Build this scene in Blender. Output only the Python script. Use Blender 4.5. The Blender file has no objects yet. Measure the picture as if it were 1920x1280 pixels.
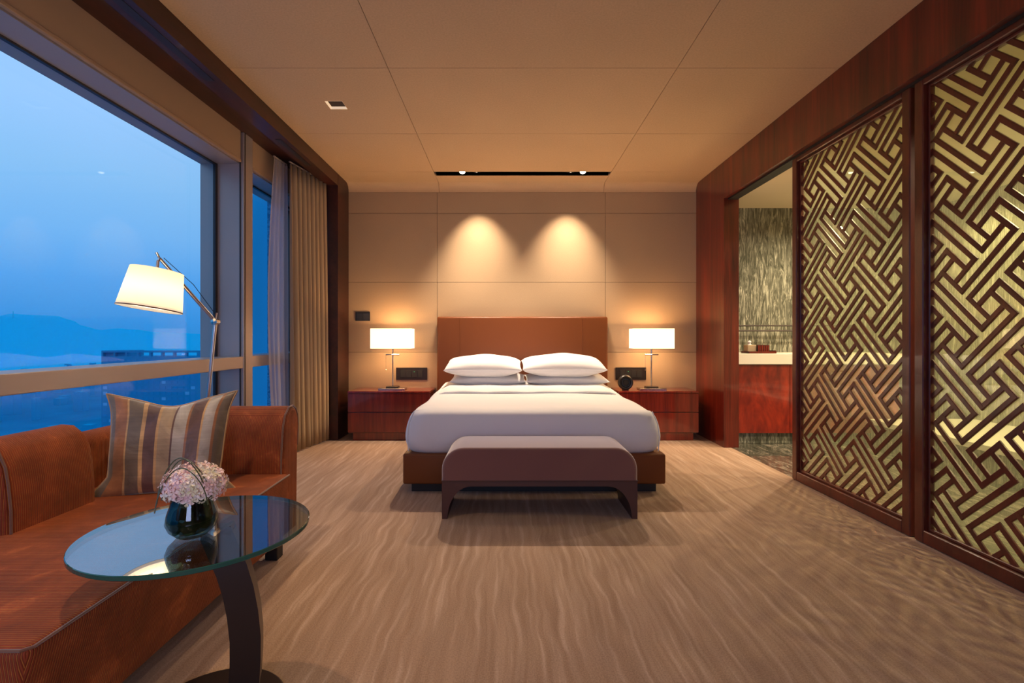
import bpy, bmesh, math, random
from mathutils import Vector, Matrix
R = math.radians
random.seed(7)
S = bpy.context.scene
COL = S.collection
# ------------------------------------------------------------------ camera, sky, exposure
CX, CY, F, H = 950.0, 632.0, 935.0, 1.062       # vanishing point, focal length (px of 1920), eye height
cam = bpy.data.objects.new('camera', bpy.data.cameras.new('camera'))
COL.objects.link(cam); S.camera = cam
cam.location = (0, 0, H); cam.rotation_euler = (R(90), 0, 0)
cam.data.sensor_width = 36; cam.data.lens = F / 1920 * 36
cam.data.shift_x = (960 - CX) / 1920; cam.data.shift_y = -(640 - CY) / 1920
cam.data.clip_start = .05; cam.data.clip_end = 20000
S.view_settings.view_transform = 'Standard'; S.view_settings.look = 'None'
S.view_settings.exposure = 0.0; S.view_settings.gamma = 1; S.view_settings.use_curve_mapping = False

w = bpy.data.worlds.new('sky'); S.world = w; w.use_nodes = True
nt = w.node_tree; nt.nodes.clear()
tc = nt.nodes.new('ShaderNodeTexCoord'); sp = nt.nodes.new('ShaderNodeSeparateXYZ')
rp = nt.nodes.new('ShaderNodeValToRGB'); bg = nt.nodes.new('ShaderNodeBackground'); ow = nt.nodes.new('ShaderNodeOutputWorld')
nz = nt.nodes.new('ShaderNodeTexNoise'); nz.inputs['Scale'].default_value = 2.2; nz.inputs['Detail'].default_value = 3
ma = nt.nodes.new('ShaderNodeMath'); ma.operation = 'MULTIPLY_ADD'; ma.inputs[1].default_value = .08; 
nt.links.new(tc.outputs['Generated'], sp.inputs[0]); nt.links.new(tc.outputs['Generated'], nz.inputs['Vector'])
nt.links.new(nz.outputs['Fac'], ma.inputs[0]); nt.links.new(sp.outputs['Z'], ma.inputs[2])
nt.links.new(ma.outputs[0], rp.inputs['Fac']); nt.links.new(rp.outputs['Color'], bg.inputs['Color']); nt.links.new(bg.outputs[0], ow.inputs[0])
cr = rp.color_ramp
stops = [(0.0, (.02, .24, .62)), (.06, (.035, .30, .78)), (.13, (.085, .38, .88)), (.20, (.19, .50, .94)), (.29, (.27, .58, .97)), (.38, (.35, .64, 1.05)), (.55, (.34, .60, 1.03)), (1.0, (.18, .40, .85))]
while len(cr.elements) < len(stops): cr.elements.new(.5)
for e, (p, c) in zip(cr.elements, stops): e.position = p; e.color = (*c, 1)
bg.inputs['Strength'].default_value = 1.0

WARM = (1.0, .66, .38); WARMW = (1.0, .74, .48)
def lamp(name, kind, loc, power, color=WARMW, size=.05, to=None, angle=90, blend=1.0, rect=None, hide=False):
    d = bpy.data.lights.new(name, kind); d.energy = power; d.color = color
    if kind == 'SPOT': d.spot_size = R(angle); d.spot_blend = blend; d.shadow_soft_size = size
    elif kind == 'POINT': d.shadow_soft_size = size
    elif kind == 'AREA':
        d.shape = 'RECTANGLE'; d.size, d.size_y = rect
    o = bpy.data.objects.new(name, d); COL.objects.link(o); o.location = loc
    if to is not None: o.rotation_euler = (Vector(to) - Vector(loc)).to_track_quat('-Z', 'Y').to_euler()
    return o
# wall wash spots and room spots in the ceiling slot
for x in (-.31, .66): lamp('wall_spot', 'SPOT', (x, 5.14, 2.765), 205, (1, .78, .56), .02, (x, 5.50, 1.35), 67, 1.0)
for x, tx, e in ((-.46, -.35, 215), (.79, .45, 150)): lamp('bed_spot', 'SPOT', (x, 5.13, 2.765), e, (1, .77, .55), .022, (tx, 4.15, 0), 98, .85)
# downlights of the room (one visible, the rest of the row behind the camera)
lamp('down_spot', 'SPOT', (-1.24, 3.63, 2.77), 60, WARMW, .03, (-1.24, 3.3, 0), 85, .8)
for x, y, e in ((-1.24, 1.55, 90), (-.5, .7, 10), (-1.24, -.6, 40)):
    lamp('down_spot', 'SPOT', (x, y, 2.74), e, (1, .72, .46), .04, (x, y, 0), 88, .9)
# cool area light added behind the camera, standing in for an unseen television
lamp('cool_fill_light', 'AREA', (.2, -1.85, 1.15), 34, (.52, .60, 1.0), to=(.2, 3, .9), rect=(1.3, .75))
lamp('warm_fill_light', 'POINT', (-.1, -1.3, 2.25), 9, WARM, .15)  # added warm fill points high up to brighten the ceiling, no lamp built
lamp('warm_fill_light', 'POINT', (-1.2, -1.4, 2.25), 9, WARM, .15)
# bathroom downlights
for x, y, e in ((3.0, 4.6, 110), (3.9, 3.4, 130), (3.0, 2.2, 130), (4.1, 4.6, 110), (4.1, 2.0, 130), (2.6, 3.4, 60)):
    lamp('bath_spot', 'SPOT', (x, y, 2.43), e, (1, .80, .52), .04, (x, y, 0), 150, .7)

# ------------------------------------------------------------------ helpers
def XY(px, Y): return (px - CX) * Y / F
def ZZ(py, Y): return H - (py - CY) * Y / F
def P3(px, py, Y): return Vector((XY(px, Y), Y, ZZ(py, Y)))
ORG = {}
def thing(name, label=None, cat=None, loc=(0, 0, 0), group=None, kind=None):
    o = bpy.data.objects.new(name, None); COL.objects.link(o); o.location = loc; ORG[o.name] = Vector(loc)
    o.empty_display_size = .05
    if label: o['label'] = label
    if cat: o['category'] = cat
    if group: o['group'] = group
    if kind: o['kind'] = kind
    return o
def tag(o, label, cat, group=None, kind=None):
    o['label'] = label; o['category'] = cat
    if group: o['group'] = group
    if kind: o['kind'] = kind
    return o
def obj(name, bm, mat, parent=None, smooth=False, kind=None, origin=None, label=None, recalc=True):
    if recalc: bmesh.ops.recalc_face_normals(bm, faces=bm.faces[:])
    if origin is None:
        if parent is not None: origin = ORG[parent.name]
        else:
            vs = [v.co for v in bm.verts]
            mn = [min(v[i] for v in vs) for i in range(3)]; mx = [max(v[i] for v in vs) for i in range(3)]
            origin = Vector(((mn[0]+mx[0])/2, (mn[1]+mx[1])/2, mn[2]))
    origin = Vector(origin)
    bmesh.ops.translate(bm, verts=bm.verts[:], vec=-origin)
    me = bpy.data.meshes.new(name); bm.to_mesh(me); bm.free()
    for m in (mat if isinstance(mat, (list, tuple)) else [mat]): me.materials.append(m)
    if smooth:
        me.shade_smooth()
        if smooth != 'full': me.set_sharp_from_angle(angle=R(38))
    o = bpy.data.objects.new(name, me); COL.objects.link(o)
    ORG[o.name] = origin
    if parent is not None: o.parent = parent; o.location = origin - ORG[parent.name]
    else: o.location = origin
    if kind: o['kind'] = kind
    if label: o['label'] = label
    return o
def NB(): return bmesh.new()
def box(bm, x0, x1, y0, y1, z0, z1, bev=0, seg=2, mi=0):
    b = bm if not bev else NB()
    vs = [b.verts.new((x, y, z)) for x in (x0, x1) for y in (y0, y1) for z in (z0, z1)]
    fs = [b.faces.new([vs[i] for i in q]) for q in ((0,1,3,2),(4,6,7,5),(0,4,5,1),(2,3,7,6),(0,2,6,4),(1,5,7,3))]
    for f in fs: f.material_index = mi
    if bev:
        bmesh.ops.recalc_face_normals(b, faces=b.faces[:])
        bmesh.ops.bevel(b, geom=b.edges[:], offset=bev, segments=seg, affect='EDGES', profile=.5)
        merge(bm, b)
    return bm
def merge(dst, src):
    me = bpy.data.meshes.new('tmp'); src.to_mesh(me); src.free(); dst.from_mesh(me); bpy.data.meshes.remove(me)
def B(*a, **k): return box(NB(), *a, **k)
def prism(bm, pts, lo, hi, axis='Y', taper=None):
    """pts: 2D polygon; axis: extrusion axis. X -> pts are (y,z); Y -> (x,z); Z -> (x,y)"""
    def mk(p, t):
        if axis == 'X': return (t, p[0], p[1])
        if axis == 'Y': return (p[0], t, p[1])
        return (p[0], p[1], t)
    a = [bm.verts.new(mk(p, lo)) for p in pts]; b = [bm.verts.new(mk(p, hi)) for p in pts]
    bm.faces.new(a[::-1]); bm.faces.new(b)
    n = len(pts)
    for i in range(n): bm.faces.new((a[i], a[(i+1) % n], b[(i+1) % n], b[i]))
    return bm
def tube(bm, pts, r, seg=10, closed=False, cap=True):
    pts = [Vector(p) for p in pts]; n = len(pts)
    rs = r if isinstance(r, (list, tuple)) else [r]*n
    rings = []; up = None
    for i, p in enumerate(pts):
        if closed: t = (pts[(i+1) % n] - pts[i-1])
        else: t = pts[min(i+1, n-1)] - pts[max(i-1, 0)]
        t.normalize()
        if up is None:
            up = Vector((0, 0, 1)) if abs(t.z) < .9 else Vector((1, 0, 0))
        s = t.cross(up).normalized(); up = s.cross(t).normalized()
        rings.append([bm.verts.new(p + (s*math.cos(a) + up*math.sin(a))*rs[i]) for a in [2*math.pi*k/seg for k in range(seg)]])
    m = n if closed else n-1
    for i in range(m):
        A, C = rings[i], rings[(i+1) % n]
        for k in range(seg): bm.faces.new((A[k], A[(k+1) % seg], C[(k+1) % seg], C[k]))
    if cap and not closed: bm.faces.new(rings[0][::-1]); bm.faces.new(rings[-1])
    return bm
def lathe(bm, prof, c=(0, 0, 0), seg=40, M=None, cap=False):
    rings = []
    c = Vector(c)
    for r, z in prof:
        ring = []
        for k in range(seg):
            a = 2*math.pi*k/seg; v = Vector((r*math.cos(a), r*math.sin(a), z))
            if M is not None: v = M @ v
            ring.append(bm.verts.new(c + v))
        rings.append(ring)
    for A, C in zip(rings, rings[1:]):
        for k in range(seg): bm.faces.new((A[k], A[(k+1) % seg], C[(k+1) % seg], C[k]))
    if cap: bm.faces.new(rings[0][::-1]); bm.faces.new(rings[-1])
    return bm
def rounded_rect(x0, x1, z0, z1, r, n=6, corners=(1, 1, 1, 1)):
    out = []
    for (cx, cz, a0, on) in ((x1-r, z0+r, -90, corners[0]), (x1-r, z1-r, 0, corners[1]), (x0+r, z1-r, 90, corners[2]), (x0+r, z0+r, 180, corners[3])):
        if on:
            for k in range(n+1):
                a = R(a0 + 90*k/n); out.append((cx + r*math.cos(a), cz + r*math.sin(a)))
        else:
            a = R(a0+45); out.append((cx + (r if math.cos(a) > 0 else -r), cz + (r if math.sin(a) > 0 else -r)))
    return out
def pillow(bm, w, h, t, M, nu=28, nv=20, cu=.06, cv=.10, dip=0, power=.5, ears=False):
    """stuffed pillow in local (x=width, z=height, y=thickness) placed by matrix M; UV stored"""
    uvl = bm.loops.layers.uv.verify()
    def f(u): return math.copysign(1 - (1-abs(u))**1.25, u)
    outline = []
    def pos(u, v, s):
        x = w*.5*u*(1 - cu*(1-v*v)); z = h*.5*v*(1 - cv*(1-u*u))
        if ears:
            x *= 1 - .16*max(0, min(1, (.9-v)/1.5)); e = max(0, (-v-.58)/.42)**1.3*max(0, (abs(u)-.62)/.38)**1.5; x += math.copysign(w*.5*.30*e, u); z -= h*.5*.04*e
            x *= 1 - .06*(1-abs(v)**6)*max(0, min(1, (v+.3)/.9)); z -= h*.5*.10*(1-abs(u)**2.5)*(v if v > 0 else 0)
        if v > 0: z -= dip*v*v*math.exp(-(u/.42)**2)*h*.5
        th = max(0, (1-u*u)*(1-v*v))**power * t*.5
        th *= 1 + .03*math.sin(7*u+3*v) + .03*math.sin(5*v-4*u)
        y = s*th
        return M @ Vector((x, y, z))
    grids = []
    for s in (-1, 1):
        g = []
        for j in range(nv+1):
            row = []
            for i in range(nu+1):
                u = f(-1 + 2*i/nu); v = f(-1 + 2*j/nv)
                edge = i in (0, nu) or j in (0, nv)
                if s == 1 and edge: row.append(grids[0][j][i])
                else: row.append((bm.verts.new(pos(u, v, s)), u, v))
            g.append(row)
        grids.append(g)
        for j in range(nv):
            for i in range(nu):
                q = [g[j][i], g[j][i+1], g[j+1][i+1], g[j+1][i]]
                if s == 1: q = q[::-1]
                try: fc = bm.faces.new([a[0] for a in q])
                except ValueError: continue
                for lp, a in zip(fc.loops, q): lp[uvl].uv = (a[1]*.5+.5, a[2]*.5+.5)
    g = grids[0]
    loop = [g[0][i][0].co.copy() for i in range(nu)] + [g[j][nu][0].co.copy() for j in range(nv)] + \
           [g[nv][i][0].co.copy() for i in range(nu, 0, -1)] + [g[j][0][0].co.copy() for j in range(nv, 0, -1)]
    return loop

# ------------------------------------------------------------------ materials
MATS = {}
def mat(name, color, rough=.5, metal=0, coat=0, sheen=0, spec=.5, trans=0, ior=1.5, emit=None, estr=0):
    m = bpy.data.materials.new(name); m.use_nodes = True
    b = m.node_tree.nodes['Principled BSDF']
    b.inputs['Base Color'].default_value = (*color, 1); b.inputs['Roughness'].default_value = rough
    b.inputs['Metallic'].default_value = metal; b.inputs['Coat Weight'].default_value = coat; b.inputs['Coat Roughness'].default_value = .05
    b.inputs['Sheen Weight'].default_value = sheen; b.inputs['Specular IOR Level'].default_value = spec
    b.inputs['Transmission Weight'].default_value = trans; b.inputs['IOR'].default_value = ior
    if emit: b.inputs['Emission Color'].default_value = (*emit, 1); b.inputs['Emission Strength'].default_value = estr
    return m
class G:                                   # tiny node-graph helper
    def __init__(s, m): s.m = m; s.t = m.node_tree; s.b = s.t.nodes.get('Principled BSDF')
    def n(s, typ, **k):
        nd = s.t.nodes.new(typ)
        for a, v in k.items():
            if a.startswith('_'): nd.inputs[a[1:].replace('_', ' ')].default_value = v
            else: setattr(nd, a, v)
        return nd
    def l(s, a, b): s.t.links.new(a, b)
    def coords(s, scale=(1, 1, 1), rot=(0, 0, 0), out='Object'):
        tc = s.n('ShaderNodeTexCoord'); mp = s.n('ShaderNodeMapping'); mp.inputs['Scale'].default_value = scale; mp.inputs['Rotation'].default_value = rot
        s.l(tc.outputs[out], mp.inputs['Vector']); return mp.outputs[0]
    def geo(s, scale=(1, 1, 1), rot=(0, 0, 0)):
        g = s.n('ShaderNodeNewGeometry'); mp = s.n('ShaderNodeMapping'); mp.inputs['Scale'].default_value = scale; mp.inputs['Rotation'].default_value = rot
        s.l(g.outputs['Position'], mp.inputs['Vector']); return mp.outputs[0]
    def noise(s, vec, scale=5, detail=3, dist=0, rough=.5):
        nd = s.n('ShaderNodeTexNoise'); nd.inputs['Scale'].default_value = scale; nd.inputs['Detail'].default_value = detail
        nd.inputs['Distortion'].default_value = dist; nd.inputs['Roughness'].default_value = rough; s.l(vec, nd.inputs['Vector']); return nd.outputs['Fac']
    def ramp(s, fac, st, interp='LINEAR'):
        r = s.n('ShaderNodeValToRGB'); c = r.color_ramp; c.interpolation = interp
        while len(c.elements) < len(st): c.elements.new(.5)
        for e, (p, q) in zip(c.elements, st): e.position = p; e.color = (*q, 1)
        s.l(fac, r.inputs['Fac']); return r.outputs['Color']
    def mix(s, fac, a, b, mode='MIX'):
        x = s.n('ShaderNodeMix'); x.data_type = 'RGBA'; x.blend_type = mode
        for k, v in ((0, fac), (6, a), (7, b)):
            if isinstance(v, (int, float)): x.inputs[k].default_value = v
            elif isinstance(v, tuple): x.inputs[k].default_value = (*v, 1)
            else: s.l(v, x.inputs[k])
        return x.outputs[2]
    def math(s, op, a, b=None, c=None):
        x = s.n('ShaderNodeMath', operation=op)
        for k, v in ((0, a), (1, b), (2, c)):
            if v is None: continue
            if isinstance(v, (int, float)): x.inputs[k].default_value = v
            else: s.l(v, x.inputs[k])
        return x.outputs[0]
    def bump(s, h, strength=.3, dist=.002):
        b = s.n('ShaderNodeBump'); b.inputs['Strength'].default_value = strength; b.inputs['Distance'].default_value = dist
        s.l(h, b.inputs['Height']); s.l(b.outputs[0], s.b.inputs['Normal'])
    def color(s, c): s.l(c, s.b.inputs['Base Color'])

def m_panel(name, c):
    m = mat(name, c, .75, spec=.25); g = G(m)
    n1 = g.noise(g.geo((1, 1, 1)), 1.3, 3); n2 = g.noise(g.geo((90, 90, 900)), 1, 2); n3 = g.noise(g.geo((900, 90, 60)), 1, 2)
    f = g.math('ADD', g.math('MULTIPLY', n2, .5), g.math('MULTIPLY', n3, .5))
    col = g.ramp(f, [(.3, tuple(x*.86 for x in c)), (.7, tuple(x*1.1 for x in c))])
    col = g.mix(.25, col, g.ramp(n1, [(.3, (.75, .75, .75)), (.7, (1, 1, 1))]), 'MULTIPLY')
    g.color(col); g.bump(f, .15, .001); return m
M_wall = m_panel('woven_wall_panel', (.49, .35, .215))
M_ceil = m_panel('woven_ceiling_panel', (.66, .46, .27))
M_gap = mat('dark_joint', (.05, .03, .02), .8)
def m_wood(name, dark, light, sc=(5, 5, .7), fleck=(1, 1, 1), coat=.6, rough=.28, flame=0):
    m = mat(name, light, rough, coat=coat); g = G(m)
    n1 = g.noise(g.geo(sc), 1.2, 4, 1.0 + flame, .6); n2 = g.noise(g.geo(tuple(a*14 for a in sc)), 1, 3)
    f = g.math('ADD', g.math('MULTIPLY', n1, .75), g.math('MULTIPLY', n2, .25))
    g.color(g.ramp(f, [(.33, dark), (.52, tuple((a+b)/2 for a, b in zip(dark, light))), (.68, light)])); return m
M_mahog = m_wood('red_lacquered_mahogany', (.035, .004, .003), (.215, .021, .009), (6, 6, .35))
M_dkwood = m_wood('dark_lacquered_mahogany', (.020, .006, .004), (.075, .016, .009), (3, .8, 3), coat=.2, rough=.42)
M_screen = m_wood('screen_mahogany', (.060, .009, .005), (.15, .023, .010), (9, 9, 2), coat=.4, rough=.35)
M_flame = m_wood('flame_mahogany', (.12, .006, .005), (.38, .030, .010), (2.6, 2.6, .9), coat=.5, flame=2.5)
M_night = m_wood('nightstand_mahogany', (.10, .007, .005), (.30, .026, .012), (12, 12, .5), coat=.8, rough=.22)
def m_carpet():
    m = mat('streaked_carpet', (.4, .28, .18), .95, sheen=.05, spec=.1); g = G(m)
    wn = g.n('ShaderNodeTexNoise'); wn.inputs['Scale'].default_value = 3.2; wn.inputs['Detail'].default_value = 2
    pg = g.n('ShaderNodeNewGeometry'); g.l(pg.outputs['Position'], wn.inputs['Vector'])
    wx = g.math('MULTIPLY', g.math('SUBTRACT', wn.outputs['Fac'], .5), .075)
    cb = g.n('ShaderNodeCombineXYZ'); g.l(wx, cb.inputs[0])
    va = g.n('ShaderNodeVectorMath', operation='ADD'); g.l(pg.outputs['Position'], va.inputs[0]); g.l(cb.outputs[0], va.inputs[1])
    mp = g.n('ShaderNodeMapping'); mp.inputs['Scale'].default_value = (40, 1.7, 1); g.l(va.outputs[0], mp.inputs['Vector'])
    n1 = g.noise(mp.outputs[0], 1, 2, .3, .5)
    n2 = g.noise(g.geo((13, 1.2, 1), (0, 0, R(4))), 1, 2, .8)
    n3 = g.noise(g.geo((210, 160, 1)), 1, 2)
    c1 = g.ramp(n1, [(.36, (.355, .232, .158)), (.50, (.395, .266, .186)), (.59, (.42, .288, .206)), (.67, (.485, .345, .258))])
    c2 = g.ramp(n2, [(.35, (.90, .885, .87)), (.65, (1.05, 1.05, 1.05))])
    c3 = g.ramp(n3, [(.3, (.80, .80, .80)), (.7, (1.10, 1.10, 1.10))])
    g.color(g.mix(1, g.mix(1, c1, c2, 'MULTIPLY'), c3, 'MULTIPLY')); g.bump(g.math('ADD', n3, g.math('MULTIPLY', n1, .3)), .45, .004); return m
M_carpet = m_carpet()
def m_marble(name, dark, light, sc, rough=.15):
    m = mat(name, light, rough, spec=.5); g = G(m)
    n = g.noise(g.geo(sc), 1, 8, 2.2, .72); n2 = g.noise(g.geo(tuple(a*.35 for a in sc)), 1, 4, 1.5, .6)
    mid = tuple((a*.65+b*.35) for a, b in zip(dark, light))
    c = g.ramp(n, [(.36, dark), (.5, mid), (.58, light), (.66, tuple(min(1, x*1.6) for x in light))])
    g.color(g.mix(.6, c, g.ramp(n2, [(.35, (.55, .55, .55)), (.65, (1.2, 1.2, 1.2))]), 'MULTIPLY')); return m
M_marble = m_marble('grey_green_streaked_marble', (.055, .058, .040), (.36, .35, .27), (26, 26, 3.6))
M_marbler = m_marble('pale_green_streaked_marble', (.18, .17, .11), (.48, .45, .32), (26, 26, 2.4))
M_marblef = m_marble('dark_marble_floor', (.035, .04, .03), (.22, .19, .15), (10, 3, 3), .06)
M_creampaint = mat('cream_bathroom_paint', (.66, .56, .38), .7)
M_stonewhite = mat('cream_white_stone', (.85, .78, .64), .3)
M_beigepaint = mat('beige_shade_cloth', (.42, .28, .17), .85)
M_alu = mat('bronze_grey_aluminium', (.46, .39, .36), .42, metal=.35)
M_dkalu = mat('dark_gasket', (.02, .02, .025), .4)
M_leather = mat('tan_leather', (.165, .046, .009), .45, spec=.35)
g = G(M_leather); g.bump(g.noise(g.coords(), 180, 3), .12, .001)
M_linen = mat('white_linen', (.74, .72, .73), .85, sheen=.2, spec=.2)
g = G(M_linen); g.bump(g.noise(g.coords(), 5, 3, .6), .22, .02)
M_suede = mat('mauve_brown_suede', (.185, .075, .062), .9, sheen=1.0, spec=.15)
g = G(M_suede); g.bump(g.noise(g.coords(), 260, 2), .2, .001)
M_bframe = mat('dark_plum_leather_frame', (.075, .028, .022), .42)
M_black = mat('black_plinth', (.010, .009, .009), .5)
M_chrome = mat('polished_chrome', (.62, .58, .54), .14, metal=1)
M_steel = mat('brushed_steel', (.60, .56, .54), .3, metal=1)
M_dksteel = mat('dark_bronze_steel', (.055, .042, .038), .32, metal=.7)
M_plastic = mat('black_plastic', (.014, .012, .011), .32)
M_button = mat('dark_grey_button', (.03, .028, .026), .25)
M_led = mat('green_indicator', (.05, .3, .1), .4, emit=(.15, 1, .35), estr=1.2)
M_ring = mat('blue_grey_metal_dial', (.05, .065, .09), .3, metal=.6)
M_white = mat('white_enamel', (.75, .70, .62), .4)
M_bulb = mat('lit_lens', (1, 1, 1), .5, emit=(1, .82, .58), estr=9)
def m_shade(name, col, strength, trans):
    m = bpy.data.materials.new(name); m.use_nodes = True; t = m.node_tree; t.nodes.clear()
    o = t.nodes.new('ShaderNodeOutputMaterial'); d = t.nodes.new('ShaderNodeBsdfDiffuse'); tr = t.nodes.new('ShaderNodeBsdfTranslucent'); mx = t.nodes.new('ShaderNodeMixShader')
    e = t.nodes.new('ShaderNodeEmission'); ad = t.nodes.new('ShaderNodeAddShader')
    d.inputs[0].default_value = (*col, 1); tr.inputs[0].default_value = (*col, 1); mx.inputs[0].default_value = trans
    e.inputs[0].default_value = (1, .88, .70, 1); e.inputs[1].default_value = strength
    t.links.new(d.outputs[0], mx.inputs[1]); t.links.new(tr.outputs[0], mx.inputs[2]); t.links.new(mx.outputs[0], ad.inputs[0]); t.links.new(e.outputs[0], ad.inputs[1]); t.links.new(ad.outputs[0], o.inputs[0]); return m
M_shade = m_shade('glowing_white_lampshade', (.85, .76, .62), .7, .6)
M_shade2 = m_shade('glowing_cream_lampshade', (.85, .76, .62), .35, .6)
M_diff = m_shade('white_diffuser_disc', (.9, .85, .75), 1.0, .6)
def m_glass(name, tint, f0=.04, power=5.0, rough=0.0, haze=None):
    """thin clear glass: see-through, mirror share grows towards grazing angles (Schlick)"""
    m = bpy.data.materials.new(name); m.use_nodes = True; t = m.node_tree; t.nodes.clear()
    o = t.nodes.new('ShaderNodeOutputMaterial'); a = t.nodes.new('ShaderNodeBsdfTransparent'); b = t.nodes.new('ShaderNodeBsdfGlossy'); mx = t.nodes.new('ShaderNodeMixShader')
    g = t.nodes.new('ShaderNodeNewGeometry'); d = t.nodes.new('ShaderNodeVectorMath'); d.operation = 'DOT_PRODUCT'
    t.links.new(g.outputs['Normal'], d.inputs[0]); t.links.new(g.outputs['Incoming'], d.inputs[1])
    def M(op, x, y, z=None):
        n = t.nodes.new('ShaderNodeMath'); n.operation = op
        for k, v in ((0, x), (1, y), (2, z)):
            if v is None: continue
            if isinstance(v, (int, float)): n.inputs[k].default_value = v
            else: t.links.new(v, n.inputs[k])
        return n.outputs[0]
    c = M('SUBTRACT', 1.0, M('ABSOLUTE', d.outputs['Value'], None))
    f = M('MULTIPLY_ADD', M('POWER', c, power), 1-f0, f0)
    a.inputs[0].default_value = (*tint, 1); b.inputs['Roughness'].default_value = rough
    src = a.outputs[0]
    if haze:                                # lightly satin pane: a share of the light is scattered
        tl = t.nodes.new('ShaderNodeBsdfTranslucent'); tl.inputs[0].default_value = (*haze[1], 1); m3 = t.nodes.new('ShaderNodeMixShader'); m3.inputs[0].default_value = haze[0]
        t.links.new(src, m3.inputs[1]); t.links.new(tl.outputs[0], m3.inputs[2]); src = m3.outputs[0]
    t.links.new(f, mx.inputs[0]); t.links.new(src, mx.inputs[1]); t.links.new(b.outputs[0], mx.inputs[2]); t.links.new(mx.outputs[0], o.inputs[0]); return m
M_winglass = m_glass('window_glass', (.97, .985, 1.0), .012)
M_tabglass = m_glass('table_glass', (.74, .82, .82), .20, 3.0)
M_rim = mat('green_glass_rim', (.01, .09, .065), .05, spec=.8)
M_scrglass = m_glass('pale_green_screen_glass', (.87, .90, .76), .10, haze=(.12, (.62, .64, .48)))
M_vase = m_glass('smoky_grey_glass', (.42, .52, .50), .05)
def m_sheer(name, col, tp):
    m = bpy.data.materials.new(name); m.use_nodes = True; t = m.node_tree; t.nodes.clear()
    o = t.nodes.new('ShaderNodeOutputMaterial'); d = t.nodes.new('ShaderNodeBsdfDiffuse'); tr = t.nodes.new('ShaderNodeBsdfTranslucent'); mx = t.nodes.new('ShaderNodeMixShader')
    x = t.nodes.new('ShaderNodeBsdfTransparent'); m2 = t.nodes.new('ShaderNodeMixShader')
    d.inputs[0].default_value = (*col, 1); tr.inputs[0].default_value = (*col, 1); mx.inputs[0].default_value = .35; m2.inputs[0].default_value = tp
    t.links.new(d.outputs[0], mx.inputs[1]); t.links.new(tr.outputs[0], mx.inputs[2]); t.links.new(mx.outputs[0], m2.inputs[1]); t.links.new(x.outputs[0], m2.inputs[2]); t.links.new(m2.outputs[0], o.inputs[0]); return m
M_sheer = m_sheer('sheer_voile', (.62, .55, .55), .35)
M_drape = m_sheer('taupe_drape', (.60, .46, .30), .0)
def m_rib():
    m = mat('ribbed_rust_chenille', (.3, .08, .03), .7, sheen=.22, spec=.3); g = G(m)
    m.node_tree.nodes['Principled BSDF'].inputs['Sheen Tint'].default_value = (1, .55, .3, 1)
    m.node_tree.nodes['Principled BSDF'].inputs['Sheen Roughness'].default_value = .35
    ge = g.n('ShaderNodeNewGeometry'); s1 = g.n('ShaderNodeSeparateXYZ'); g.l(ge.outputs['Position'], s1.inputs[0])
    s2 = g.n('ShaderNodeSeparateXYZ'); g.l(ge.outputs['True Normal'], s2.inputs[0])
    fy = g.math('GREATER_THAN', g.math('ABSOLUTE', s2.outputs['Y']), .72)
    c = g.math('ADD', g.math('MULTIPLY', s1.outputs['X'], fy), g.math('MULTIPLY', s1.outputs['Y'], g.math('SUBTRACT', 1, fy)))
    s = g.math('ABSOLUTE', g.math('SINE', g.math('MULTIPLY', c, math.pi/.0072)))
    n1 = g.noise(g.geo((1, 1, 1)), 9, 5, .3, .65)
    n2 = g.noise(g.geo((1, 1, 1)), 420, 2)
    base = g.ramp(s, [(.0, (.62, .28, .05)), (.30, (.28, .055, .012)), (.6, (.16, .022, .006)), (1, (.30, .056, .016))])
    tone = g.ramp(n1, [(.35, (.70, .66, .64)), (.58, (1.05, 1.0, 1.0)), (.66, (1.5, 1.6, 1.7)), (.78, (1.8, 2.0, 2.1))])
    g.color(g.mix(1, base, tone, 'MULTIPLY')); g.bump(g.math('ADD', s, g.math('MULTIPLY', n2, .3)), .55, .003)
    return m
M_rib = m_rib()
M_piping = mat('rust_piping', (.15, .055, .02), .6, sheen=.5)
def m_stripe():
    m = mat('striped_silk', (.4, .3, .2), .42, sheen=.4); g = G(m)
    uv = g.coords(out='UV'); s = g.n('ShaderNodeSeparateXYZ'); g.l(uv, s.inputs[0])
    A, Bc, C, D, E, Gd = (.32, .13, .045), (.155, .115, .075), (.125, .062, .048), (.38, .27, .15), (.40, .36, .29), (.52, .31, .12)
    seq = [(0, Bc), (.06, A), (.165, Gd), (.18, Bc), (.30, Gd), (.335, C), (.43, Gd), (.455, D), (.565, C), (.58, E), (.68, A), (.70, C), (.80, Gd), (.815, E), (.90, A), (.925, Bc)]
    c = g.ramp(s.outputs['X'], seq, 'CONSTANT')
    n1 = g.noise(g.coords((1, 1, 1)), 9, 4, .8); n2 = g.noise(g.coords((4, 4, 160)), 1, 3)
    tone = g.ramp(n1, [(.35, (.65, .62, .6)), (.6, (1.15, 1.12, 1.1)), (.75, (1.7, 1.7, 1.7))])
    c = g.mix(1, c, tone, 'MULTIPLY'); c = g.mix(.5, c, g.ramp(n2, [(.3, (.8, .8, .8)), (.7, (1.2, 1.2, 1.2))]), 'MULTIPLY')
    g.color(c); g.bump(n1, .35, .02); return m
M_stripe = m_stripe()
M_goldpipe = mat('gold_piping', (.42, .25, .10), .5, sheen=.3)
def m_petal():
    m = mat('hydrangea_petal', (.8, .5, .5), .6, sheen=.2); g = G(m)
    m.node_tree.nodes['Principled BSDF'].inputs['Subsurface Weight'].default_value = 0
    n = g.noise(g.geo((1, 1, 1)), 24, 3, .4)
    g.color(g.ramp(n, [(.34, (.80, .74, .46)), (.45, (.95, .84, .74)), (.56, (.95, .64, .62)), (.70, (.97, .86, .83))])); return m
M_petal = m_petal()
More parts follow.
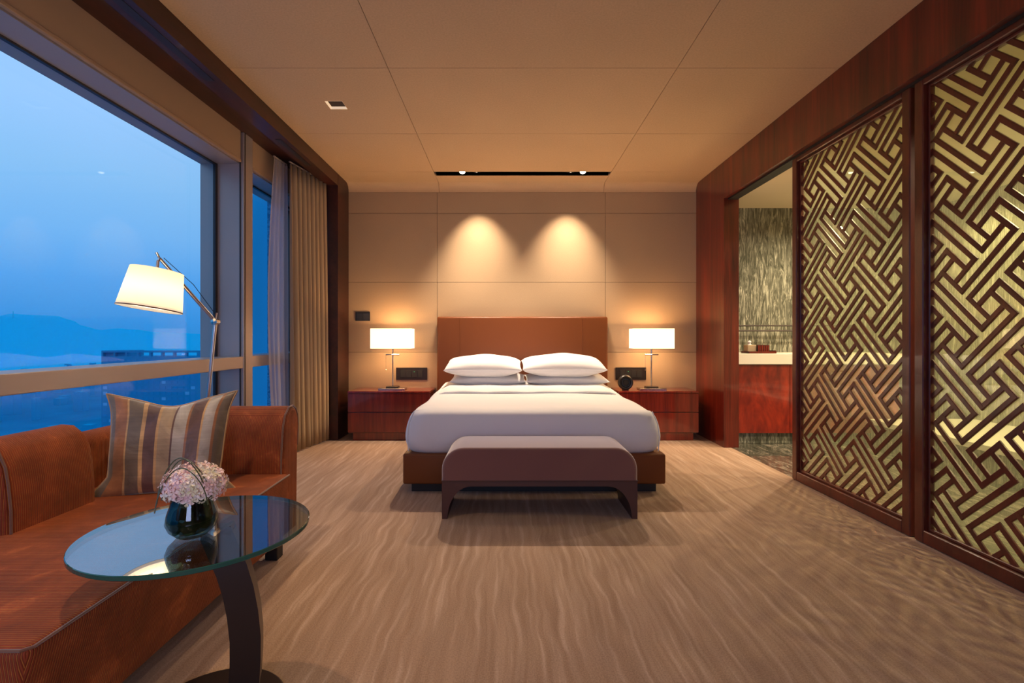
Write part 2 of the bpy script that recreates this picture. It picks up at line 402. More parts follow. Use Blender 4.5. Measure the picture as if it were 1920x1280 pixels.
M_leaf = mat('dark_green_leaf', (.035, .09, .018), .4)
M_grass = mat('olive_grass_blade', (.07, .085, .03), .45)
def flat(name, c, rough=1): return mat(name, c, rough, spec=0)
M_mount = flat('hazy_blue_hills', (.001, .56, .80)); M_ground = flat('hazy_city_ground', (.004, .30, .60))  # bluish distance haze is mixed into these base colours
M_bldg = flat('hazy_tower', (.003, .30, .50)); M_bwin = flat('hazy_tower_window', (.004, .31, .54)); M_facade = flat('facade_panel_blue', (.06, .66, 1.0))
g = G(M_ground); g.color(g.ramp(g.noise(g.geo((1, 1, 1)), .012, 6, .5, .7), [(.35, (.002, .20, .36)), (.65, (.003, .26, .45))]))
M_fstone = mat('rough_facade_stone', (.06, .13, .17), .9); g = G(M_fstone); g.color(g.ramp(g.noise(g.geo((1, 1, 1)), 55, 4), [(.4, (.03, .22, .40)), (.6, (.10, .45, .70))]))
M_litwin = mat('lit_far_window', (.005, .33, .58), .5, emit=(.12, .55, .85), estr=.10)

# ------------------------------------------------------------------ the room
XL, XR, YB, ZC = -1.745, 2.09, 5.50, 2.75
YN = -1.9
XS = 2.15                                   # plane of the lattice screens
o = obj('floor', B(-2.6, 2.16, YN, YB+.1, -.08, 0), M_carpet, kind='structure')
# ceiling : slab with recessed slot, then fabric panels
cl = thing('ceiling', kind='structure', loc=(0, 2, ZC))
bm = NB()
box(bm, -2.55, 2.3, YN, 5.09, 2.765, 2.86); box(bm, -2.55, 2.3, 5.21, YB+.1, 2.765, 2.86)
box(bm, -2.55, -.735, 5.09, 5.21, 2.765, 2.86); box(bm, 1.06, 2.3, 5.09, 5.21, 2.765, 2.86)
box(bm, -.8, 1.15, 5.02, 5.28, 2.86, 2.90)
obj('ceiling_backing', bm, M_gap, cl)
bm = NB(); box(bm, -.735, 1.06, 5.088, 5.09, 2.75, 2.86); box(bm, -.735, 1.06, 5.21, 5.212, 2.75, 2.86)
obj('slot_lining', bm, M_black, cl)
g_ = .002
xs = [XL, -.745, 1.07, XR]; ys = [YN, -.9, .10, 1.11, 2.12, 3.13, 4.14, 5.09, 5.21, YB-.09]
DL = (-1.24, 3.63, .062)
for i in range(3):
    for j in range(len(ys)-1):
        if i == 1 and j == 7: continue
        x0, x1, y0, y1 = xs[i]+g_, xs[i+1]-g_, ys[j]+g_, ys[j+1]-g_
        if j == 7: y0 -= g_; y1 += g_
        if j == 8: y0 -= g_; y1 += g_
        bm = NB()
        if i == 0 and j == 5:               # the panel pierced by the square downlight
            a, b, r = DL
            box(bm, x0, a-r, y0, y1, ZC, 2.765); box(bm, a+r, x1, y0, y1, ZC, 2.765)
            box(bm, a-r, a+r, y0, b-r, ZC, 2.765); box(bm, a-r, a+r, b+r, y1, ZC, 2.765)
        else: box(bm, x0, x1, y0, y1, ZC, 2.765)
        obj('ceiling_panel', bm, M_ceil, cl)
# coved joint ceiling -> back wall
for i in range(3):
    pts = [(YB-.09, 2.765), (YB-.09, ZC)] + [(YB-.09+.09*math.sin(R(a)), ZC-.09+.09*math.cos(R(a))) for a in range(9, 91, 9)] + [(YB+.02, ZC-.09), (YB+.02, 2.765)]
    obj('cove_panel', prism(NB(), pts, xs[i]+g_, xs[i+1]-g_, 'X'), M_ceil, cl, smooth=True)
# back wall
wb = thing('wall_back', kind='structure', loc=(.17, YB, 0))
obj('wall_backing', B(-2.55, 2.3, YB+.012, YB+.12, 0, 2.86), M_gap, wb)
zs = [0, .897, 1.668, 2.427, ZC-.09]; xw = [XL-.01, -.765, 1.088, XR+.01]
for i in range(3):
    for j in range(4):
        obj('wall_panel', B(xw[i]+g_, xw[i+1]-g_, YB, YB+.012, zs[j]+g_, zs[j+1]-g_), M_wall, wb)
# niche end behind the drape
obj('wall_niche', B(-2.45, XL-.011, YB-.03, YB+.012, 0, ZC), M_dkwood, kind='structure')
# left lacquered band around the window niche
def arch_profile():
    return None
wl = thing('wall_left', kind='structure', loc=(XL, 2, 0))
bm = NB(); box(bm, XL-.13, XL, YN, YB-.35, 2.63, ZC+.004)
obj('valance_board', bm, M_dkwood, wl)
r = .07
pts = [(YB-.35, 0), (YB-.001, 0), (YB-.001, ZC-r)] + [(YB-r+r*math.cos(R(a))-.001, ZC-r+r*math.sin(R(a))) for a in range(0, 91, 15)] + [(YB-.35, ZC)]
obj('end_post', prism(NB(), pts, XL-.145, XL+.002, 'X'), M_dkwood, wl)
obj('niche_top', B(-2.45, XL-.13, YN, YB, 2.70, 2.764), M_dkwood, wl)
# air outlet strips in the valance underside
for y0, y1 in ((.3, 2.0), (2.15, 3.05), (3.95, 4.55)):
    bm = NB()
    box(bm, XL-.088, XL-.042, y0, y1, 2.627, 2.631)
    obj('air_slot', bm, M_dkalu, wl)
# pelmet (roller blind box) above the glass
XI, XG = -2.10, -2.33
obj('sill_wall', B(-2.45, XI, YN, YB, 0, .12), M_alu, wl)
for (y0, y1) in ((YN, 3.975), (4.135, YB-.03)):
    t = thing('roller_blind', 'beige roller blind hanging above the %s window pane' % ('large near' if y0 < 0 else 'narrow far'), 'blind', (XI-.03, (y0+y1)/2, 2.46))
    obj('blind_cloth', B(XI-.03, XI-.015, y0+.01, y1-.01, 2.475, 2.70), M_beigepaint, t)
    obj('bottom_bar', B(XI-.034, XI-.008, y0+.01, y1-.01, 2.452, 2.475, bev=.004), M_beigepaint, t)
# windows
def window(n, y0, y1):
    wd = thing('window_%d' % n, kind='structure', loc=(XG, (y0+y1)/2, .12))
    obj('window_head', B(-2.45, XI-.04, y0, y1, 2.447, 2.70), M_alu, wd)
    obj('head_gasket', B(XG-.004, XG+.018, y0, y1, 2.435, 2.447), M_dkalu, wd)
    obj('transom', B(XG+.0, XI-.005, y0, y1, .815, .908, bev=.004), M_alu, wd)
    obj('glass_pane', B(XG-.008, XG, y0, y1, .908, 2.447), M_winglass, wd)
    obj('glass_pane', B(XG-.008, XG, y0, y1, .12, .815), M_winglass, wd)
    return wd
w1 = window(1, YN, 3.985); w2 = window(2, 4.125, YB-.03)
mu = thing('trim_1', kind='structure', loc=(XI, 4.06, .12))
obj('mullion', B(-2.45, XI, 3.985, 4.125, .12, 2.70, bev=.004), M_alu, mu)
obj('gasket_strip', B(XG+.001, XG+.02, 3.955, 3.985, .12, 2.447), M_dkalu, mu)
obj('gasket_strip', B(XI-.032, XI-.024, 3.978, 3.985, .12, 2.70), M_dkalu, mu)
obj('gasket_strip', B(XI, XI+.003, 3.996, 4.006, .12, 2.70), M_dkalu, mu)
# front wall (behind the camera)
obj('wall_front', B(-2.5, 2.3, YN-.1, YN, 0, ZC), M_wall, kind='structure')
# ---- right wall : header, pier, jamb
wr = thing('wall_right', kind='structure', loc=(XR, 3, 0))
bm = NB(); yj = 4.80
pts = [(YN, 2.40), (yj, 2.40), (yj, ZC), (YN, ZC)]
prism(bm, pts, XR, 2.235, 'X')
obj('header_board', bm, M_mahog, wr)
pts = [(yj, 0), (YB-.001, 0), (YB-.001, ZC-r)] + [(YB-r+r*math.cos(R(a))-.001, ZC-r+r*math.sin(R(a))) for a in range(0, 91, 15)] + [(yj, ZC)]
obj('end_pier', prism(NB(), pts, XR, 2.235, 'X'), M_mahog, wr)
obj('header_track', B(2.13, 2.22, 1.4, yj, 2.385, 2.401), M_black, wr)
obj('near_wall_board', B(XR, 2.235, YN, 1.45, 0, 2.40), M_mahog, wr)
# ---- lattice screens
LD = (.1825, .1797)                         # half steps of the fret : along the wall, upwards
hh, AA = .175, .40
def clip(poly, x0, x1, z0, z1):
    for ax, lim, sg in ((0, x0, 1), (0, x1, -1), (1, z0, 1), (1, z1, -1)):
        out = []
        for i in range(len(poly)):
            a, b = poly[i], poly[(i+1) % len(poly)]
            ia, ib = (a[ax]-lim)*sg >= 0, (b[ax]-lim)*sg >= 0
            if ia: out.append(a)
            if ia != ib:
                t = (lim-a[ax])/(b[ax]-a[ax]); out.append((a[0]+t*(b[0]-a[0]), a[1]+t*(b[1]-a[1])))
        poly = out
        if len(poly) < 3: return []
    return poly
def area(p): return abs(sum(p[i][0]*p[(i+1) % len(p)][1]-p[(i+1) % len(p)][0]*p[i][1] for i in range(len(p))))/2
def screen(y0, y1, py, pz, label):
    """y0 far .. y1 near (y0>y1). (py,pz): centre of one right-handed key"""
    t = thing('lattice_screen', label, 'screen', (XS, (y0+y1)/2, 0), 'mahogany lattice screens')
    sw = .055; zi0, zi1 = .07, 2.357
    xo, xi = XS-.012, XS+.045
    def frame(nm, ya, yb, za, zb):
        bm = NB(); box(bm, xo, xi, ya, yb, za, zb, bev=.004, seg=1)
        o = obj(nm, bm, M_screen, t); return o
    f1 = frame('stile', y1, y1+sw, 0.004, 2.43); f2 = frame('stile', y0-sw, y0, 0.004, 2.43)
    f3 = frame('rail', y1+sw, y0-sw, zi1, 2.43); f4 = frame('rail', y1+sw, y0-sw, .004, zi0)
    a, b = y1+sw, y0-sw
    # stepped inner moulding
    bm = NB(); m = .016
    for (ya, yb, za, zb) in ((a, a+m, zi0, zi1), (b-m, b, zi0, zi1), (a+m, b-m, zi0, zi0+m), (a+m, b-m, zi1-m, zi1)):
        box(bm, XS+.010, XS+.04, ya, yb, za, zb, bev=.003, seg=1)
    obj('inner_moulding', bm, M_screen, t)
    obj('glass_panel', B(XS+.0305, XS+.0345, a, b, zi0, zi1), M_scrglass, t)
    bw = .0475                              # half bar width in lattice units
    segs = []
    for i in range(-14, 15):
        for j in range(-14, 15):
            Pt = (i+j) % 2 == 0
            if Pt: L = [('a', -hh, -hh, AA), ('b', AA, -hh, 1+hh), ('b', hh, -hh, AA), ('a', AA, -1-hh, hh), ('a', hh, -AA, hh), ('b', -AA, -1-hh, hh), ('b', -hh, -AA, hh), ('a', -AA, -hh, 1+hh)]
            else: L = [('a', -hh, -AA, hh), ('b', hh, -AA, hh), ('a', hh, -hh, AA), ('b', -hh, -hh, AA)]
            for k, c, lo, hi in L:
                if k == 'a': q = [(c-bw, lo-bw), (c+bw, lo-bw), (c+bw, hi+bw), (c-bw, hi+bw)]       # runs along b
                else: q = [(lo-bw, c-bw), (hi+bw, c-bw), (hi+bw, c+bw), (lo-bw, c+bw)]
                poly = [(py - LD[0]*((i+u)+(j+v)), pz + LD[1]*(-(i+u)+(j+v))) for u, v in q]
                pc = clip(poly, a+.004, b-.004, zi0+.004, zi1-.004)
                if pc and area(pc) > 2e-5: segs.append((k, pc))
    for k, pc in segs:
        d = .0006 if k == 'a' else 0
        bm = NB(); n = len(pc); x_f, x_m, x_b = XS+.020+d, XS+.0225+d, XS+.030-d
        cy = sum(p[0] for p in pc)/n; cz = sum(p[1] for p in pc)/n
        # chamfered front: inset by moving each vertex inward along bisectors
        sgn = 1 if sum(pc[i][0]*pc[(i+1) % n][1]-pc[(i+1) % n][0]*pc[i][1] for i in range(n)) > 0 else -1
        ins = []
        for i in range(n):
            p0, p1, p2 = Vector(pc[i-1]), Vector(pc[i]), Vector(pc[(i+1) % n])
            e1 = (p1-p0).normalized(); e2 = (p2-p1).normalized()
            n1 = Vector((-e1.y, e1.x))*sgn; n2 = Vector((-e2.y, e2.x))*sgn
            bs = n1+n2; dn = max(.35, bs.dot(n1)); ins.append(p1 + bs*(.0022/dn))
        A_ = [bm.verts.new((x_b, p[0], p[1])) for p in pc]; B_ = [bm.verts.new((x_m, p[0], p[1])) for p in pc]; C_ = [bm.verts.new((x_f, p[0], p[1])) for p in ins]
        bm.faces.new(A_); bm.faces.new(C_[::-1])
        for U, V in ((A_, B_), (B_, C_)):
            for i in range(n): bm.faces.new((U[i], U[(i+1) % n], V[(i+1) % n], V[i]))
        obj('lattice_bar', bm, M_screen, t)
    return t
screen(3.736, 2.645, 2.799, 1.3856, 'far mahogany fretwork lattice screen right beside the bathroom opening')
screen(2.617, 1.50, 2.2406, 1.2055, 'near mahogany fretwork lattice screen cut by the right picture edge')

# ------------------------------------------------------------------ bathroom beyond
ZB, YBW, XBW = 2.45, 5.36, 4.55
obj('floor_bathroom', B(2.16, XBW+.1, .9, YBW+.1, -.08, .001), M_marblef, kind='structure')
obj('ceiling_bathroom', B(2.235, XBW+.1, .9, YBW+.1, ZB, ZB+.08), M_creampaint, kind='structure')
wbb = thing('wall_bathroom', kind='structure', loc=(3.4, YBW, 0))
for x0, x1 in ((2.235, 3.02), (3.02, 3.80), (3.80, XBW)):
    obj('marble_slab', B(x0+.001, x1-.001, YBW, YBW+.03, 0, ZB), M_marble, wbb)
wbr = thing('wall_bathroom_side', kind='structure', loc=(XBW, 3.1, 0))
for y0, y1 in ((.9, 2.0), (2.0, 3.1), (3.1, 4.2), (4.2, YBW)):
    obj('marble_slab', B(XBW, XBW+.03, y0+.001, y1-.001, 0, ZB), M_marbler, wbr)
obj('wall_bathroom_near', B(2.235, XBW, .8, .9, 0, ZB), M_marbler, kind='structure')
# wash counter
t = thing('vanity_unit', 'red flame mahogany vanity with thick cream stone top in the bathroom', 'vanity', (3.1, 5.1, 0))
obj('countertop', B(2.24, 3.90, 4.90, YBW-.001, .795, .90, bev=.004), M_stonewhite, t)
for x0, x1 in ((2.245, 2.80), (2.80, 3.35), (3.35, 3.88)):
    obj('cabinet_door', B(x0+.002, x1-.002, 4.93, 4.95, .115, .788), M_flame, t)
obj('cabinet_body', B(2.25, 3.88, 4.95, YBW-.001, .115, .795), M_mahog, t)
obj('plinth', B(2.25, 3.86, 4.99, YBW-.001, .002, .115), M_marble, t)
t = thing('shade_band_bars', 'two dark bars added for the shade bands on the grey streaked bathroom wall', 'rail', (2.9, 5.3, 1.17))  # bars put in for dark shade bands on the marble
for z in (1.185, 1.13):
    obj('shade_bar', tube(NB(), [(2.25, 5.29, z), (3.7, 5.29, z)], .008, 8), M_dksteel, t)
for x in (2.27, 3.68): obj('shade_bar_end', B(x-.01, x+.01, 5.28, YBW, 1.12, 1.195), M_dksteel, t)
# small things on the counter
t = thing('amenity_tray', 'long dark red lacquer tray on the cream stone counter', 'tray', (XY(1425, 5.02), 5.02, .90))
x0, x1 = XY(1400, 5.0), XY(1451, 5.0)
bm = NB(); box(bm, x0, x1, 4.95, 5.12, .901, .909); box(bm, x0, x1, 4.95, 4.956, .909, .922); box(bm, x0, x1, 5.114, 5.12, .909, .922); box(bm, x1-.006, x1, 4.956, 5.114, .909, .93); box(bm, x0, x0+.006, 4.956, 5.114, .909, .922)
obj('tray_body', bm, M_mahog, t)
t = thing('wicker_box', 'small brown slatted box on the right of the red tray', 'box', (XY(1430, 5.03), 5.03, .91))
x0, x1 = XY(1419, 5.0), XY(1441, 5.0)
obj('box_body', B(x0, x1, 4.98, 5.08, .910, .985), M_dkwood, t)
for k in range(6): obj('slat', B(x0+.004+k*(x1-x0-.008)/6, x0+.004+(k+.6)*(x1-x0-.008)/6, 4.976, 4.98, .914, .98), M_night, t)
t = thing('tissue_box', 'small beige cloth covered box behind the slatted box', 'box', (XY(1405, 5.05), 5.05, .91))
x0 = XY(1400, 5.0)
obj('box_body', B(x0+.01, x0+.10, 5.0, 5.09, .910, .985, bev=.006), M_drape, t)
bm = NB(); lathe(bm, [(.022, 0), (.012, .012), (.02, .03), (.004, .045)], (x0+.05, 5.045, .985), 10); obj('tissue', bm, M_linen, t)
t = thing('soap_bottle', 'black pump bottle at the left end of the stone counter', 'bottle', (2.30, 5.15, .90))
bm = NB(); lathe(bm, [(.0, .901), (.026, .901), (.026, 1.02), (.012, 1.03), (.012, 1.045), (0, 1.045)], (2.335, 5.14, 0), 16); obj('bottle_body', bm, M_plastic, t, smooth=True)
bm = NB(); tube(bm, [(2.335, 5.14, 1.04), (2.335, 5.14, 1.07), (2.335, 5.10, 1.072)], .005, 8); obj('pump', bm, M_plastic, t)
# bath tub platform
t = thing('bathtub', 'low cream stone bathtub ledge behind the lattice screens', 'bathtub', (4.0, 3.2, 0))
bm = NB()
box(bm, 3.53, 3.72, 1.2, 4.88, .22, .264); box(bm, 4.36, XBW-.001, 1.2, 4.88, .22, .264)
box(bm, 3.72, 4.36, 1.2, 1.4, .22, .264); box(bm, 3.72, 4.36, 3.2, 4.88, .22, .264)
obj('ledge', bm, M_stonewhite, t)
obj('apron', B(3.55, 3.60, 1.2, 4.86, .002, .22), M_marble, t)
bm = NB(); box(bm, 3.72, 4.36, 1.4, 3.2, .03, .22, bev=.08, seg=4)
bmesh.ops.delete(bm, geom=[f for f in bm.faces if f.calc_center_median().z > .2], context='FACES')
obj('basin', bm, M_white, t, smooth=True)

# ------------------------------------------------------------------ bed
bc = .183
t = thing('bed', 'wide bed with tan leather headboard and base, made up in white', 'bed', (bc, 4.4, 0))
def leather_box(x0, x1, y0, y1, z0, z1, bev): return B(x0, x1, y0, y1, z0, z1, bev=bev, seg=4)
obj('headboard', leather_box(-.756, 1.097, 5.40, 5.497, .10, 1.286, .022), M_leather, t, smooth=True)
for x in (XY(862, 5.4), XY(1092, 5.4)):
    bm = NB(); tube(bm, [(x, 5.399, .5), (x, 5.399, 1.262), (x, 5.406, 1.28), (x, 5.425, 1.287), (x, 5.47, 1.287)], .0022, 6); obj('stitched_seam', bm, M_leather, t)
obj('bed_base', leather_box(-.707, 1.083, 3.39, 5.40, .062, .268, .014), M_leather, t, smooth=True)
obj('plinth', B(-.655, 1.03, 3.44, 5.35, 0, .062), M_black, t)
# mattress with fitted white cover : superellipse-ish section lofted along Y
def duvet(bm, y0, y1, x0, x1, zb, zt, ny=26, bulge=.055, r=.10):
    xc = (x0+x1)/2; hw = (x1-x0)/2
    def section(s):                        # s 0 inside .. 1 outermost/front end scale
        pass
    prof = []
    n = 14
    # half-section from bottom edge up over to centre : (x offset from centre, z)
    pts = [(hw+.0, zb), (hw+bulge*.55, zb+.02), (hw+bulge, zb+(zt-zb)*.28), (hw+bulge*.95, zb+(zt-zb)*.5), (hw+bulge*.7, zb+(zt-zb)*.72), (hw+bulge*.30, zb+(zt-zb)*.90), (hw-.01, zb+(zt-zb)*.97), (hw-.06, zt-.001)]
    for k in range(1, 13): pts.append(((hw-.06)*(1-k/12), zt+.008*math.sin(math.pi*k/24)))
    full = [(-a, b) for a, b in pts] + [(a, b) for a, b in pts[::-1]][1:]
    rows = []
    # front cap profile: same bulge in Y direction
    fr = [(0.0, 0.0), (-.030, .07), (-.052, .28), (-.050, .5), (-.038, .72), (-.016, .90), (.006, .97), (.06, 1)]
    ysamp = [y0+.06 + (y1-y0-.06)*k/ny for k in range(ny+1)]
    for y in ysamp:
        rows.append([bm.verts.new((xc+a + .003*math.sin(y*9+a*5), y, b + .0035*math.sin(y*7+a*6)*(b > zt-.03) + (.02*max(0, (y-4.3)/.6) if b > zt-.08 else 0))) for a, b in full])
    for A_, B_ in zip(rows, rows[1:]):
        for k in range(len(full)-1): bm.faces.new((A_[k], A_[k+1], B_[k+1], B_[k]))
    # front face: grid between section edge columns
    m = len(full); nf = len(fr)
    top = rows[0]
    # columns over x, rows over height following fr
    cols = [v.co.x for v in top[7:m-7]]
    prev = [v for v in top[7:m-7]]
    for q in range(nf-2, -1, -1):
        dy, tz = fr[q]
        cur = []
        for i, x in enumerate(cols):
            e = abs((x-xc)/(hw-.06))
            rnd = .05*max(0, (e-.9)/.1)**2
            cur.append(bm.verts.new((xc+(x-xc)*(1+ (pts[q][0]-(hw-.06))/(hw-.06)*1.0), y0+dy+rnd, zb+(zt-zb)*tz)))
        for i in range(len(cols)-1): bm.faces.new((prev[i], prev[i+1], cur[i+1], cur[i]))
        # join sides
        L0, L1 = top[q], top[m-1-q]; Lp, Rp = top[q+1], top[m-2-q]
        try: bm.faces.new((Lp, prev[0], cur[0], L0))
        except ValueError: pass
        try: bm.faces.new((prev[-1], Rp, L1, cur[-1]))
        except ValueError: pass
        prev = cur
    bm.faces.new(rows[-1])
bm = NB(); duvet(bm, 3.44, 5.39, -.655, 1.02, .262, .556)
o = obj('mattress_cover', bm, M_linen, t, smooth='full')
sd = o.modifiers.new('sub', 'SUBSURF'); sd.levels = 1; sd.render_levels = 2
# pleat lines at the two foot corners
for s, x in ((-1, -.672), (1, 1.037)):
    bm = NB(); tube(bm, [(x-.030*s, 3.455, .548), (x-.004*s, 3.412, .47), (x+.004*s, 3.398, .38), (x-.002*s, 3.405, .285)], .004, 6); obj('corner_fold', bm, M_linen, t, smooth=True)
# folded top sheet band
bm = NB()
N = 30; rows = []
for j, (y, dz) in enumerate(((4.40, -.004), (4.395, .006), (4.405, .014), (4.44, .016), (4.6, .014), (4.8, .012), (4.93, .012))):
    rows.append([bm.verts.new((-.60+(1.565)*i/N, y+.004*math.sin(i*.7), .567 + dz + .02*max(0, (y-4.3)/.6) + .003*math.sin(i*.9+y*8) - .02*max(0, abs(i/N-.5)*2-.93)/.07)) for i in range(N+1)])
for A_, B_ in zip(rows, rows[1:]):
    for i in range(N): bm.faces.new((A_[i], A_[i+1], B_[i+1], B_[i]))
obj('turned_sheet', bm, M_linen, t, smooth='full')
# pillows
def bedpillow(cx, cy, cz, w, d, th, tilt, label, yaw=0, cu=.03):
    t = thing('bed_pillow', label, 'pillow', (cx, cy, cz), 'white bed pillows')
    M = Matrix.Translation((cx, cy, cz)) @ Matrix.Rotation(R(yaw), 4, 'Z') @ Matrix.Rotation(R(-90+tilt), 4, 'X')
    bm = NB(); loop = pillow(bm, w, d, th, M, 34, 22, cu, .05, power=.42)
    obj('pillow_case', bm, M_linen, t, smooth='full')
    bm = NB(); tube(bm, loop[::2], .0022, 5, closed=True); obj('hem', bm, M_linen, t)
bedpillow(XY(916, 5.12), 5.12, .640, .75, .48, .13, 4, 'left lower white pillow lying under another against headboard')
bedpillow(XY(1060, 5.12), 5.12, .640, .82, .48, .13, 4, 'right lower white pillow lying under another against headboard')
bedpillow(XY(907, 5.05), 5.08, .772, .76, .50, .215, 8, 'left upper white plump pillow on top of its stack')
bedpillow(XY(1055, 5.05), 5.08, .778, .82, .50, .225, 8, 'right upper white plump pillow on top of its stack')

# ------------------------------------------------------------------ bench
t = thing('bench', 'upholstered mauve brown bench with arched legs at the foot of the bed', 'bench', (.193, 3.1, 0))
x0, x1, y0, y1 = -.381, .767, 2.913, 3.29
pts = rounded_rect(x0, x1, .222, .415, .13, 8, (0, 1, 1, 0))
pts = [(x0, .222), (x1, .222)] + [(x1-.13+.13*math.cos(R(a)), .285+.13*math.sin(R(a))) for a in range(0, 91, 9)] + [(x0+.13+.13*math.cos(R(a)), .285+.13*math.sin(R(a))) for a in range(90, 181, 9)]
bm = prism(NB(), pts, y0, y1, 'Y')
bmesh.ops.recalc_face_normals(bm, faces=bm.faces[:])
ed = [e for e in bm.edges if abs(e.verts[0].co.y-e.verts[1].co.y) < 1e-5 and (e.verts[0].co.z > .223 or e.verts[1].co.z > .223)]
bmesh.ops.bevel(bm, geom=ed, offset=.022, segments=4, affect='EDGES', profile=.5)
obj('seat_cushion', bm, M_suede, t, smooth=True)
lw = .034
arc = [(x1-lw-.14+.14*math.cos(R(a)), .19*math.sin(R(a))) for a in range(0, 91, 9)] + [(x0+lw+.14-.14*math.cos(R(a)), .19*math.sin(R(a))) for a in range(90, -1, -9)]
pts = [(x0+.002, 0), (x0+.002, .222), (x1-.002, .222), (x1-.002, 0)] + arc
bm = NB(); 
# build as strip quads (concave outline)
top = [(x0+.002, 0), (x0+.002, .222)]; 
def qprism(bm, a, b, c, d, lo, hi): prism(bm, [a, b, c, d], lo, hi, 'Y')
ar = arc[::-1]
for i in range(len(ar)-1):
    p, q = ar[i], ar[i+1]
    if abs(q[0]-p[0]) < 1e-6: continue
    qprism(bm, p, q, (q[0], .222), (p[0], .222), y0+.003, y1-.003)
qprism(bm, (x0+.002, 0), (x0+lw, 0), (x0+lw, .222), (x0+.002, .222), y0+.003, y1-.003)
qprism(bm, (x1-lw, 0), (x1-.002, 0), (x1-.002, .222), (x1-lw, .222), y0+.003, y1-.003)
bmesh.ops.remove_doubles(bm, verts=bm.verts[:], dist=1e-5)
inner = [f for f in bm.faces if abs(f.normal.x) > .99 and False]
obj('arched_frame', bm, M_bframe, t)
bm = NB(); tube(bm, [(x0, y0, .223), (x1, y0, .223), (x1, y1, .223), (x0, y1, .223)], .003, 6, closed=True); obj('welt', bm, M_bframe, t)

# ------------------------------------------------------------------ nightstands with lamps
def nightstand(x0, x1, side):
    t = thing('nightstand', 'two drawer red lacquered nightstand on the %s of the bed' % side, 'nightstand', ((x0+x1)/2, 5.3, 0), 'bedside nightstands')
    obj('top_board', B(x0, x1, 5.115, 5.498, .486, .508, bev=.003, seg=1), M_night, t)
    obj('cabinet_body', B(x0+.004, x1-.004, 5.14, 5.498, .075, .486), M_mahog, t)
    for z0, z1 in ((.295, .482), (.085, .287)):
        obj('drawer', B(x0+.003, x1-.003, 5.118, 5.14, z0, z1, bev=.0025, seg=1), M_night, t)
    obj('plinth', B(x0+.05, x1-.05, 5.145, 5.48, 0, .075), M_night, t)
    return t
nightstand(-1.635, -.785, 'left'); nightstand(1.15, 1.975, 'right')
def table_lamp(xc, side):
    Y = 5.29; z = .508
    t = thing('table_lamp', 'lit chrome bedside lamp with rectangular white shade on the %s nightstand' % side, 'lamp', (xc, Y, z), 'bedside table lamps')
    obj('base_plate', B(xc-.14, xc+.14, Y-.07, Y+.07, z+.001, z+.018, bev=.003, seg=1), M_chrome, t)
    obj('base_block', B(xc-.065, xc+.065, Y-.04, Y+.04, z+.018, z+.034, bev=.003, seg=1), M_dksteel, t)
    bm = NB(); tube(bm, [(xc, Y, z+.034), (xc, Y, 1.05)], .0075, 12); obj('stem', bm, M_chrome, t, smooth=True)
    obj('cross_bar', B(xc-.072, xc+.072, Y-.018, Y+.018, .872, .884, bev=.003, seg=1), M_chrome, t)
    bm = NB(); tube(bm, [(xc-.068, Y-.015, .872), (xc-.068, Y-.015, .72)], .0012, 5); 
    lathe(bm, [(0, 0), (.004, .004), (.004, .012), (0, .016)], (xc-.068, Y-.015, .705), 8)
    obj('pull_cord', bm, M_chrome, t)
    hw, hd, z0, z1 = .211, .105, .943, 1.153
    bm = NB()
    for (a, b) in (((-hw, -hd), (hw, -hd)), ((hw, -hd), (hw, hd)), ((hw, hd), (-hw, hd)), ((-hw, hd), (-hw, -hd))):
        vs = [bm.verts.new((xc+p[0], Y+p[1], zz)) for p, zz in ((a, z0), (b, z0), (b, z1), (a, z1))]
        bm.faces.new(vs)
    bmesh.ops.remove_doubles(bm, verts=bm.verts[:], dist=1e-5)
    o = obj('lamp_shade', bm, M_shade, t)
    sm = o.modifiers.new('thick', 'SOLIDIFY'); sm.thickness = .003; sm.offset = -1
    bm = NB(); lathe(bm, [(0, -.03), (.018, -.022), (.026, 0), (.018, .022), (.01, .04), (0, .04)], (xc, Y, 1.05), 14); obj('bulb', bm, M_bulb, t, smooth=True)
    bm = NB(); tube(bm, [(xc-hw, Y, 1.15), (xc+hw, Y, 1.15)], .003, 6); obj('shade_carrier', bm, M_chrome, t)
    lamp('bedside_light', 'POINT', (xc, Y, 1.075), 17, (1, .57, .25), .035)
    lamp('bedside_light', 'POINT', (xc, Y-.02, .985), 6, (1, .57, .25), .03)
table_lamp(-1.208, 'left'); table_lamp(1.535, 'right')
# wall switch plates and socket panels
def sockets(name, label, x0, x1, z0, z1, n, led, margin=.018, side=0):
    t = thing(name, label, 'switch panel' if n > 2 else 'wall switch', ((x0+x1)/2, YB, z0), None)
    obj('frame_plate', B(x0, x1, YB-.012, YB, z0, z1, bev=.002, seg=1), M_dksteel if n > 2 else M_plastic, t)
    wv = (x1-x0-2*margin-side)/n
    for k in range(n):
        a = x0+margin+side/2+k*wv
        bt = obj('switch_button', B(a+.003, a+wv-.003, YB-.016, YB-.012, z0+margin, z1-margin, bev=.001, seg=1), M_button, t)
        if k == led: bm = NB(); lathe(bm, [(0, -.004), (.004, -.002), (.004, 0)], (a+wv/2, YB-.018, z1-margin-.018), 8); obj('indicator_light', bm, M_led, bt)
    return t
sockets('wall_switch', 'small black switch plate high on the wall above the left lamp', -1.665, -1.506, 1.242, 1.340, 2, -1, .012)
sockets('socket_panel', 'black four gang switch panel on the wall left of the bed', -1.218, -.876, .594, .728, 4, 2, .026, .04)
sockets('socket_panel', 'black four gang switch panel on the wall behind the round clock', 1.20, 1.536, .594, .730, 4, 1, .026, .04)
